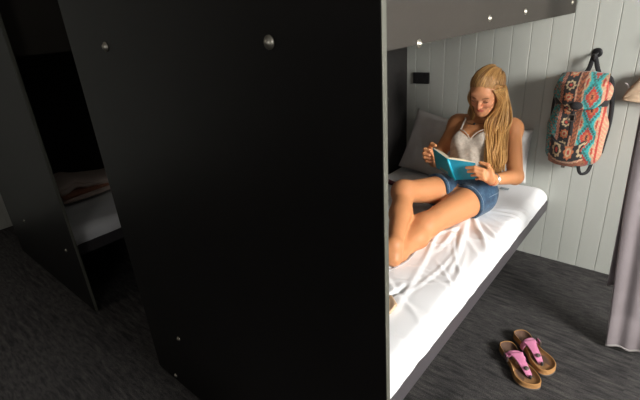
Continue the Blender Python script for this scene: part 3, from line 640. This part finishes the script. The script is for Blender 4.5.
# head
head = [el(hp_(0, -.012, .020), (.071, .092, .079), RH, .03), el(hp_(0, .022, -.030), (.054, .062, .070), RH, .03), rc(hp_(0, .045, -.075), hp_(0, .068, -.094), .030, .020, .025),
        rc(hp_(-.045, -.005, -.045), hp_(-.018, .058, -.088), .020, .018, .02), rc(hp_(.045, -.005, -.045), hp_(.018, .058, -.088), .020, .018, .02),
        el(hp_(.033, .060, -.030), (.020, .018, .018), RH, .02), el(hp_(-.033, .060, -.030), (.020, .018, .018), RH, .02),
        el(hp_(0, .072, .030), (.048, .014, .020), RH, .02)]
for s in (-1, 1): head += [el(hp_(s*.0325, .090, .004), (.015, .012, .010), RH, .012, True)]
for s in (-1, 1): head += [el(hp_(s*.0315, .072, .003), (.0145, .0125, .0115), RH, .004), rc(hp_(s*.012, .083, .016), hp_(s*.042, .073, .018), .006, .005, .01), el(hp_(s*.074, -.010, -.008), (.008, .018, .028), RH, .008)]
head += [rc(hp_(0, .082, .012), hp_(0, .100, -.026), .0075, .0090, .008), el(hp_(0, .101, -.030), (.0085, .008, .0075), RH, .006), el(hp_(.010, .092, -.033), (.006, .008, .006), RH, .005), el(hp_(-.010, .092, -.033), (.006, .008, .006), RH, .005),
         el(hp_(0, .0795, -.058), (.020, .008, .0055), RH, .006), el(hp_(0, .0785, -.0665), (.017, .008, .006), RH, .006), rc(hp_(-.020, .0862, -.0622), hp_(.020, .0862, -.0622), .0016, .0016, .003)]
head[-1]['sub'] = True
allp = torso+pel+arms+neck+legs+thR+thL+feet+hands+head
V, F = sdf_mesh(ev, allp, (-1.18, 1.05, .44), (-.57, 2.56, 1.19), .0034)
floor_z = np.array([.4735+hfun(x, y)-.006 for x, y in V[:, :2]])
V[:, 2] = np.maximum(V[:, 2], floor_z)
tint = np.tile(A(.56, .245, .105), (len(V), 1))
L_ = (V-HC)@RH.T; inh = (np.abs(L_[:, 0]) < .09) & (np.abs(L_[:, 2]) < .13) & (np.abs(L_[:, 1]) < .13)
def blend(mask_w, col): 
    global tint
    tint = tint*(1-mask_w[:, None])+A(*col)*mask_w[:, None]
s_, f__, u__ = L_.T
blend(inh*.9*np.exp(-((u__+.02)/.09)**4), (.60, .275, .145))
for sg in (-1, 1): blend(inh*.45*np.exp(-((s_-sg*.035)**2+(u__+.030)**2)/.020**2), (.66, .22, .14))
blend(inh*.35*np.exp(-((s_)**2+(u__+.030)**2)/.013**2)*(f__ > .08), (.66, .22, .14))
blend(inh*(f__ > .07)*.85*np.clip(1.4-((s_/.019)**4+((u__+.0622)/.0088)**4), 0, 1), (.47, .10, .085))
for sg in (-1, 1):
    blend(inh*(f__ > .05)*.85*np.clip(1.5-(((s_-sg*.0305)/.017)**4+((u__-.0205-.003*np.cos((s_-sg*.0305)*90)+.002)/.0035)**4), 0, 1), (.17, .08, .035))
    blend(inh*(f__ > .05)*.9*np.clip(1.5-(((s_-sg*.0315)/.0145)**4+((u__+.0035)/.0028)**4), 0, 1), (.07, .03, .015))
    blend(inh*(f__ > .05)*.35*np.exp(-(((s_-sg*.0315)/.014)**2+((u__-.006)/.008)**2)), (.34, .15, .09))
for c_, r_ in ((Rk, .05), (Lk, .05), (A(-.89, 1.45, .49), .035)): blend(.35*np.exp(-((V-c_)**2).sum(1)/r_**2), (.62, .25, .14))
for tt in [t[-1] for t in TL+TR]: blend(.45*np.exp(-((V-tt)**2).sum(1)/.010**2), (.66, .30, .21))
wo = mesh_obj('person', V, F, M['skin'], None, True, tint, org=(-.87, 2.1, .47))
tag(wo, 'blond woman in cream camisole and denim shorts, sitting on the bunk reading', 'person')
for s in (-1, 1):
    P = [hp_(s*(.0185+.026*t), .0865-.012*t*t+.002*math.sin(t*3.1), -.0035-.003*math.sin(t*3.1)) for t in np.linspace(0, 1, 9)]
    MB().tube(P, [.0008]+[.0014]*7+[.0008], 6).build('eyelashes', M['lash'], wo, True)

# shorts
wpt = P_+tU*.085
def shorts(pr, P):
    a = ev([p for p in pr if p.get('g') == 0], P) if any(p.get('g') == 0 for p in pr) else np.full(len(P), .5)
    d = a-.006+.0018*np.sin(P[:, 0]*80+P[:, 1]*60)*np.sin(P[:, 2]*70)
    d = np.maximum(d, (P-wpt)@tU)
    for g, h0, kn, L in ((1, Rh, Rk, .150), (2, Lh, Lk, .125)):
        q = [p for p in pr if p.get('g') == g]
        if q:
            dr = (kn-h0)/np.linalg.norm(kn-h0); t = (P-h0)@dr; e = q[0]['f'](P)-.008-.035*np.clip(t, 0, .2)
            e = np.maximum(e, t-L-.003*np.sin(P[:, 0]*300)*0); k = .03; hh = np.clip(.5+.5*(d-e)/k, 0, 1); d = d*(1-hh)+e*hh-k*hh*(1-hh)*(t < L-.02)
    return d
sp_ = []
for g, ps in ((0, pel+[torso[0]]), (1, thR), (2, thL)):
    for p in ps: q = dict(p); q['g'] = g; q['r'] += .02; sp_.append(q)
V, F = sdf_mesh(shorts, sp_, (-1.10, 1.90, .44), (-.66, 2.30, .74), .004)
V[:, 2] = np.maximum(V[:, 2], .470)
sh = mesh_obj('denim_shorts', V, F, M['denim'], wo, True)
def on_surf(pts, fn, prims, off=.001, it=8):
    out = []
    for p in pts:
        p = np.array(p, float)
        for _ in range(it):
            e = 1e-3; Q = np.array([p, p+(e, 0, 0), p+(0, e, 0), p+(0, 0, e)]); d = fn(prims, Q); g = (d[1:]-d[0])/e; g /= np.linalg.norm(g)+1e-9; p = p-g*(d[0]-off)
        out.append(p)
    return out
ml = MB()
side = on_surf([Lh+A(.085, .05, .03)*(1)+(Lk-Lh)*t*.8 for t in np.linspace(-.05, .36, 12)], shorts, sp_)
ml.tube(side, .0016, 5)
for kn, h0, L, r_ in ((Rk, Rh, .138, .085), (Lk, Lh, .113, .09)):
    dr = (kn-h0)/np.linalg.norm(kn-h0); a = np.cross(dr, (0, 0, 1)); a /= np.linalg.norm(a); b = np.cross(a, dr)
    ml.tube(on_surf([h0+dr*L+(a*math.cos(t)+b*math.sin(t))*(r_+.012) for t in np.linspace(-.5, math.pi+.3, 26)], shorts, sp_), .0014, 5)
ml.build('stitching', M['stitch'], sh, True)
# camisole
def cami(pr, P):
    d = ev(pr, P)-.0055; Q = P-chest; s = Q@tS; u = Q@tU; nn = Q@tN
    d = d+.0016*np.sin(s*95+u*30)*np.clip(-u/.1+.4, 0, 1)+.0012*np.sin(u*140)*np.clip(-u/.1+.2, 0, 1)
    top = np.where(nn > -.02, -.022+.80*np.clip(np.abs(s)-.012, 0, .5)-6.0*np.clip(np.abs(s)-.070, 0, 1)**1.3, .0)   # scooped V neckline under two straps
    d = np.maximum(d, (u-top)*.8); return np.maximum(d, -(P-(P_+tU*.075))@tU)
V, F = sdf_mesh(cami, torso+pel, (-1.10, 2.05, .55), (-.68, 2.56, .98), .0035)
ca = mesh_obj('camisole', V, F, M['top'], wo, True)
skinp = torso+arms+neck
for s in (-1, 1):
    pts = on_surf([chest+tS*s*(.068+.006*t)+tU*(.025+.115*t)+tN*(.07-.03*t) for t in np.linspace(0, 1, 12)]+[chest+tS*s*.078+tU*(.15-.02*t)-tN*(.02+.08*t) for t in np.linspace(0, 1, 8)], ev, skinp, .002)
    MB().tube(spline(pts, 40), .0055, 8, .4, tuple(tN)).build('strap', M['top'], ca, True)
# lace edge along the neckline
ln = MB()
for s in (-1, 1):
    pts = on_surf([chest+tS*s*(.004+.066*t)+tU*(-.022+.053*t)+tN*.09 for t in np.linspace(0, 1, 16)], ev, torso, .0075); ln.tube(pts, .0026, 6)
ln.build('lace_trim', M['top'], ca, True)
# necklace
nk = on_surf([NB+tS*(.058*math.cos(t))+tU*(-.045-.028*math.sin(t)*1.0)+tN*(.03+.05*math.sin(t)) for t in np.linspace(.15, math.pi-.15, 22)], ev, skinp, .002)
nl = MB().tube(nk, .0011, 5).build('necklace', M['dark'], wo, True)
mid_ = nk[11]; MB().lathe([(.001, 0), (.006, .002), (.0075, .004), (.002, .007)], tuple(mid_+tN*.001), tuple(tN), 10).build('pendant', M['dark'], nl, True)

# hair
Ppx = lambda s, f, u: hp_(s, f, u)
cap = [el(hp_(0, -.020, .028), (.080, .098, .081), RH, .03), el(hp_(0, -.060, .0), (.070, .065, .085), RH, .03), el(hp_(.01, -.050, .060), (.050, .052, .036), RH, .03)]
def capf(pr, P):
    d = ev(pr, P); q = (P-HC)@RH.T; s, f, u = q.T
    d = d+.0010*np.sin((s-.4*f)*210)
    face = np.maximum(u-(.083-8.5*s*s), -(f-.018-.2*np.abs(s)))        # below the hairline and in front of the ears
    d = d+.0085*np.clip(1-face/.030, 0, 1)**1.5
    return np.maximum(d, -face)
V, F = sdf_mesh(capf, cap, HC-.17, HC+.17, .0032)
ht = (V-HC)@RH.T; st_ = .5+.5*np.sin((ht[:, 0]+.4*ht[:, 1])*190+np.sin(ht[:, 1]*30)*1.5); tn = A(.24, .11, .035)*(1-st_[:, None])+A(.40, .20, .065)*st_[:, None]
hr = mesh_obj('hair', V, F, M['hair'], wo, True, tn)
HV, HF, HT = [], [], []
def lock(pts, r, flat, col, n=22, ref=(0, 1, 0)):
    P = spline(pts, n); R = [r*(.25+.75*min(1, t*4))*(1-.75*max(0, (t-.75)/.25)**1.5) for t in np.linspace(0, 1, n)]
    m_ = MB().tube(P, R, 6, flat, ref); b = len(HV); HV.extend(m_.V); HF.extend([tuple(i+b for i in q) for q in m_.F]); HT.extend([col]*len(m_.V))
def hc():
    t = random.random()**.9; c = A(.30, .135, .038)*(1-t)+A(.66, .38, .13)*t; return c*random.uniform(.85, 1.15)
# swept-back strands on the crown
for k in range(260):
    s0 = random.uniform(-.070, .070); a = math.asin(s0/.075); u0 = .081-8.5*s0*s0+random.uniform(-.004, .005); off = random.uniform(.0, .005)
    q = [hp_(s0*(1-t*.6)+.048*t**1.2, .075*math.cos(a)+.004-(.125+.03*math.cos(a))*t, u0+.004+(.040+.020*math.cos(a))*math.sin(t*2.3)) for t in np.linspace(0, 1, 7)]
    q = on_surf(q[:1], ev, head, -.001, 5)+on_surf(q[1:2], ev, cap, -.002, 5)+on_surf(q[2:], ev, cap, off, 5); lock(q, random.uniform(.0014, .0030), .7, hc()*random.uniform(.6, 1.0), 16, tuple(U_))
for k in range(90):   # side of the crown, drawn back over the ear
    t0 = random.random(); q = [hp_(.074-.02*t, .035-.10*t0-.075*t, .078-.075*t0*.5-.03*random.random()*.2-.055*(1-t)*t0+.012*math.sin(t*3)) for t in np.linspace(0, 1, 6)]
    lock(on_surf(q, ev, cap, random.uniform(.0, .005), 5), random.uniform(.0016, .0032), .7, hc()*random.uniform(.6, 1.0), 14, tuple(U_))
for k in range(60):   # over the left ear
    t0 = random.random(); q = [hp_(.058+.010*t0, .058-.02*t0, .056-.05*t0), hp_(.074, .030-.02*t0, .040-.045*t0), hp_(.084, -.005-.02*t0, .018-.045*t0), hp_(.082, -.045, -.01-.05*t0), hp_(.070, -.075, -.03-.05*t0)]
    lock(q, random.uniform(.002, .004), .7, hc()*random.uniform(.65, 1.0), 14, tuple(U_))
# twist from the left temple to the back
for k in range(10):
    ph = k*.63
    q = [hp_(.072+.008*math.cos(ph+t*9)-.03*t, .030-.12*t, .028+.010*math.sin(ph+t*9)+.02*t) for t in np.linspace(0, 1, 12)]; lock(q, .004, .8, hc()*.85, 26)
# long hair over her left shoulder and chest
for k in range(260):
    a = random.random(); d = random.random()
    x1 = hp_(.060+.016*d-.006*a, .050-.135*a, .050-.045*d)
    x2 = hp_(.072+.020*d, .040-.115*a, -.050)
    sx = -.845+.085*a+.008*random.gauss(0, 1); 
    sh_ = A(sx, 2.305+.085*a-.02*d, .915)
    m1 = A(-.815+.070*a+.007*random.gauss(0, 1), 2.235+.075*a-.03*d, .83)
    lo = A(-.787+.068*a+.006*random.gauss(0, 1), 2.175+.06*a-.025*d, .745)
    L = random.uniform(.0, 1); en = A(-.757+.050*a+.008*random.gauss(0, 1), 2.125+.055*a-.02*d, .715-.045*L)
    w_ = random.uniform(-.006, .006)
    lock([x1, x2, sh_+A(w_, 0, 0), m1+A(-w_, 0, 0), lo+A(w_, 0, 0), en], random.uniform(.0022, .0052), .5, hc(), 26)
# hair beside the face on her right, falling behind the shoulder
for k in range(60):
    a = random.random(); d = random.random()
    x1 = hp_(-.066-.012*d, .040-.11*a, .030-.03*d); x2 = hp_(-.070-.012*d, .030-.10*a, -.05)
    sx = -.945-.050*a+.005*random.gauss(0, 1)
    lock([x1, x2, A(sx+.005, 2.335+.07*a, .945), A(sx-.004, 2.355+.075*a-.01*d, .900+.01*a), A(sx-.008-.02*a, 2.385+.09*a, .865+.015*a)], random.uniform(.003, .0055), .5, hc()*.62, 20)
# hair falling behind the neck fills the back
for k in range(50):
    a = random.uniform(-1, 1); lock([hp_(.06*a, -.10, .02), hp_(.065*a, -.11, -.05), A(-.915+.09*a, 2.49, .93), A(-.92+.11*a, 2.515, .83)], .007, .6, hc()*.7, 14)
mesh_obj('hair_lock', HV, HF, M['hair'], hr, True, np.array(HT))

# wrist things
fd = (Le-Lw)/np.linalg.norm(Le-Lw); wc = Lw+fd*.012
def ring(c, ax, r, n=28): 
    ax = ax/np.linalg.norm(ax); a = np.cross(ax, (0, 0, 1)); a /= np.linalg.norm(a); b = np.cross(ax, a); return [c+(a*math.cos(t)+b*math.sin(t))*r for t in np.linspace(0, 2*math.pi, n)], a, b
rp, a_, b_ = ring(wc, fd, .0275); wa = MB().tube(rp, .006, 8, .4, tuple(fd)).build('watch_band', M['silver'], wo, True)
tocam = A(0, 0, 1.5)-wc; tocam -= fd*(tocam@fd); tocam /= np.linalg.norm(tocam)
MB().lathe([(.0125, 0), (.0130, .003), (.0115, .006)], tuple(wc+tocam*.0255), tuple(tocam), 20).build('watch_case', M['silver'], wa, True)
MB().lathe([(.0095, 0), (.0095, .0006)], tuple(wc+tocam*.0315), tuple(tocam), 20).build('watch_face', M['dial'], wa, True)
rp, _, _ = ring(Lw-fd*.012, fd, .0262); MB().tube(rp, .0024, 6).build('thread_bracelet', M['red'], wo, True)

# ------------------------------------------------------------ the book
bk = thing('book', 'open teal paperback held in both hands by the woman', 'book', tuple(SB))
def slab(c4, d, th, nm, mat, par):   # c4 corners, extruded by th along d
    c4 = [np.array(p) for p in c4]; V = c4+[p+d*th for p in c4]
    return mesh_obj(nm, V, [[0, 1, 2, 3], [7, 6, 5, 4], [0, 4, 5, 1], [1, 5, 6, 2], [2, 6, 7, 3], [3, 7, 4, 0]], mat, par, False)
for nm, T_, B_, pt in (('front_cover', LT, LB, 1), ('back_cover', RTp, RB, 1)):
    nrm = np.cross(T_-ST, SB-ST); nrm /= np.linalg.norm(nrm)
    if nrm[1] < 0: nrm = -nrm
    cv = slab((ST, T_, B_, SB), nrm, .0015, nm, M['cover'], bk)
    up_ = (ST-SB)/np.linalg.norm(ST-SB)
    # pages swelling from the spine
    def pg(u, v, T_=T_, B_=B_, nrm=nrm):
        a = ST+(T_-ST)*(u*.97); b = SB+(B_-SB)*(u*.97); p = a+(b-a)*(.015+.97*v); return tuple(p+nrm*(.0017+.006*math.sin(min(1, u*1.15)*math.pi)**.6+.0105*(1-u*.35)))
    surf('pages', pg, 16, 6, M['paper'], bk, 0)
    nu = 16; V = []; 
    for j, v in enumerate((0, 1)):
        for i in range(nu):
            u = i/(nu-1); q = np.array(pg(u, v)); a = ST+(T_-ST)*(u*.97); b = SB+(B_-SB)*(u*.97); V += [tuple(q), tuple(a+(b-a)*(.015+.97*v)+nrm*.0016)]
    F = [[2*i, 2*i+1, 2*i+3, 2*i+2] for i in range(nu-1)]+[[2*nu+2*i+2, 2*nu+2*i+3, 2*nu+2*i+1, 2*nu+2*i] for i in range(nu-1)]+[[2*nu-2, 2*nu-1, 4*nu-1, 4*nu-2]]
    mesh_obj('page_edge', V, F, M['paper'], bk, False)
    if nm == 'front_cover':
        lb = lambda u, v: SB+(B_-SB)*u+(ST-SB)*v
        q = [lb(.30, .05), lb(.72, .05), lb(.72, .22), lb(.30, .22)]; sl_ = slab([p-nrm*.0006 for p in q], nrm, .0005, 'label_sticker', M['tag_grey'], cv)
        for i in range(3):
            q = [lb(.34, .075+i*.05), lb(.66, .075+i*.05), lb(.66, .095+i*.05), lb(.34, .095+i*.05)]; slab([p-nrm*.0010 for p in q], nrm, .0003, 'print_line', M['tag_print'], sl_)
MB().tube([tuple(ST), tuple(SB)], .0055, 10).build('spine', M['spine'], bk, True)

for o in list(bpy.data.objects):
    if '_o' in o: del o['_o']
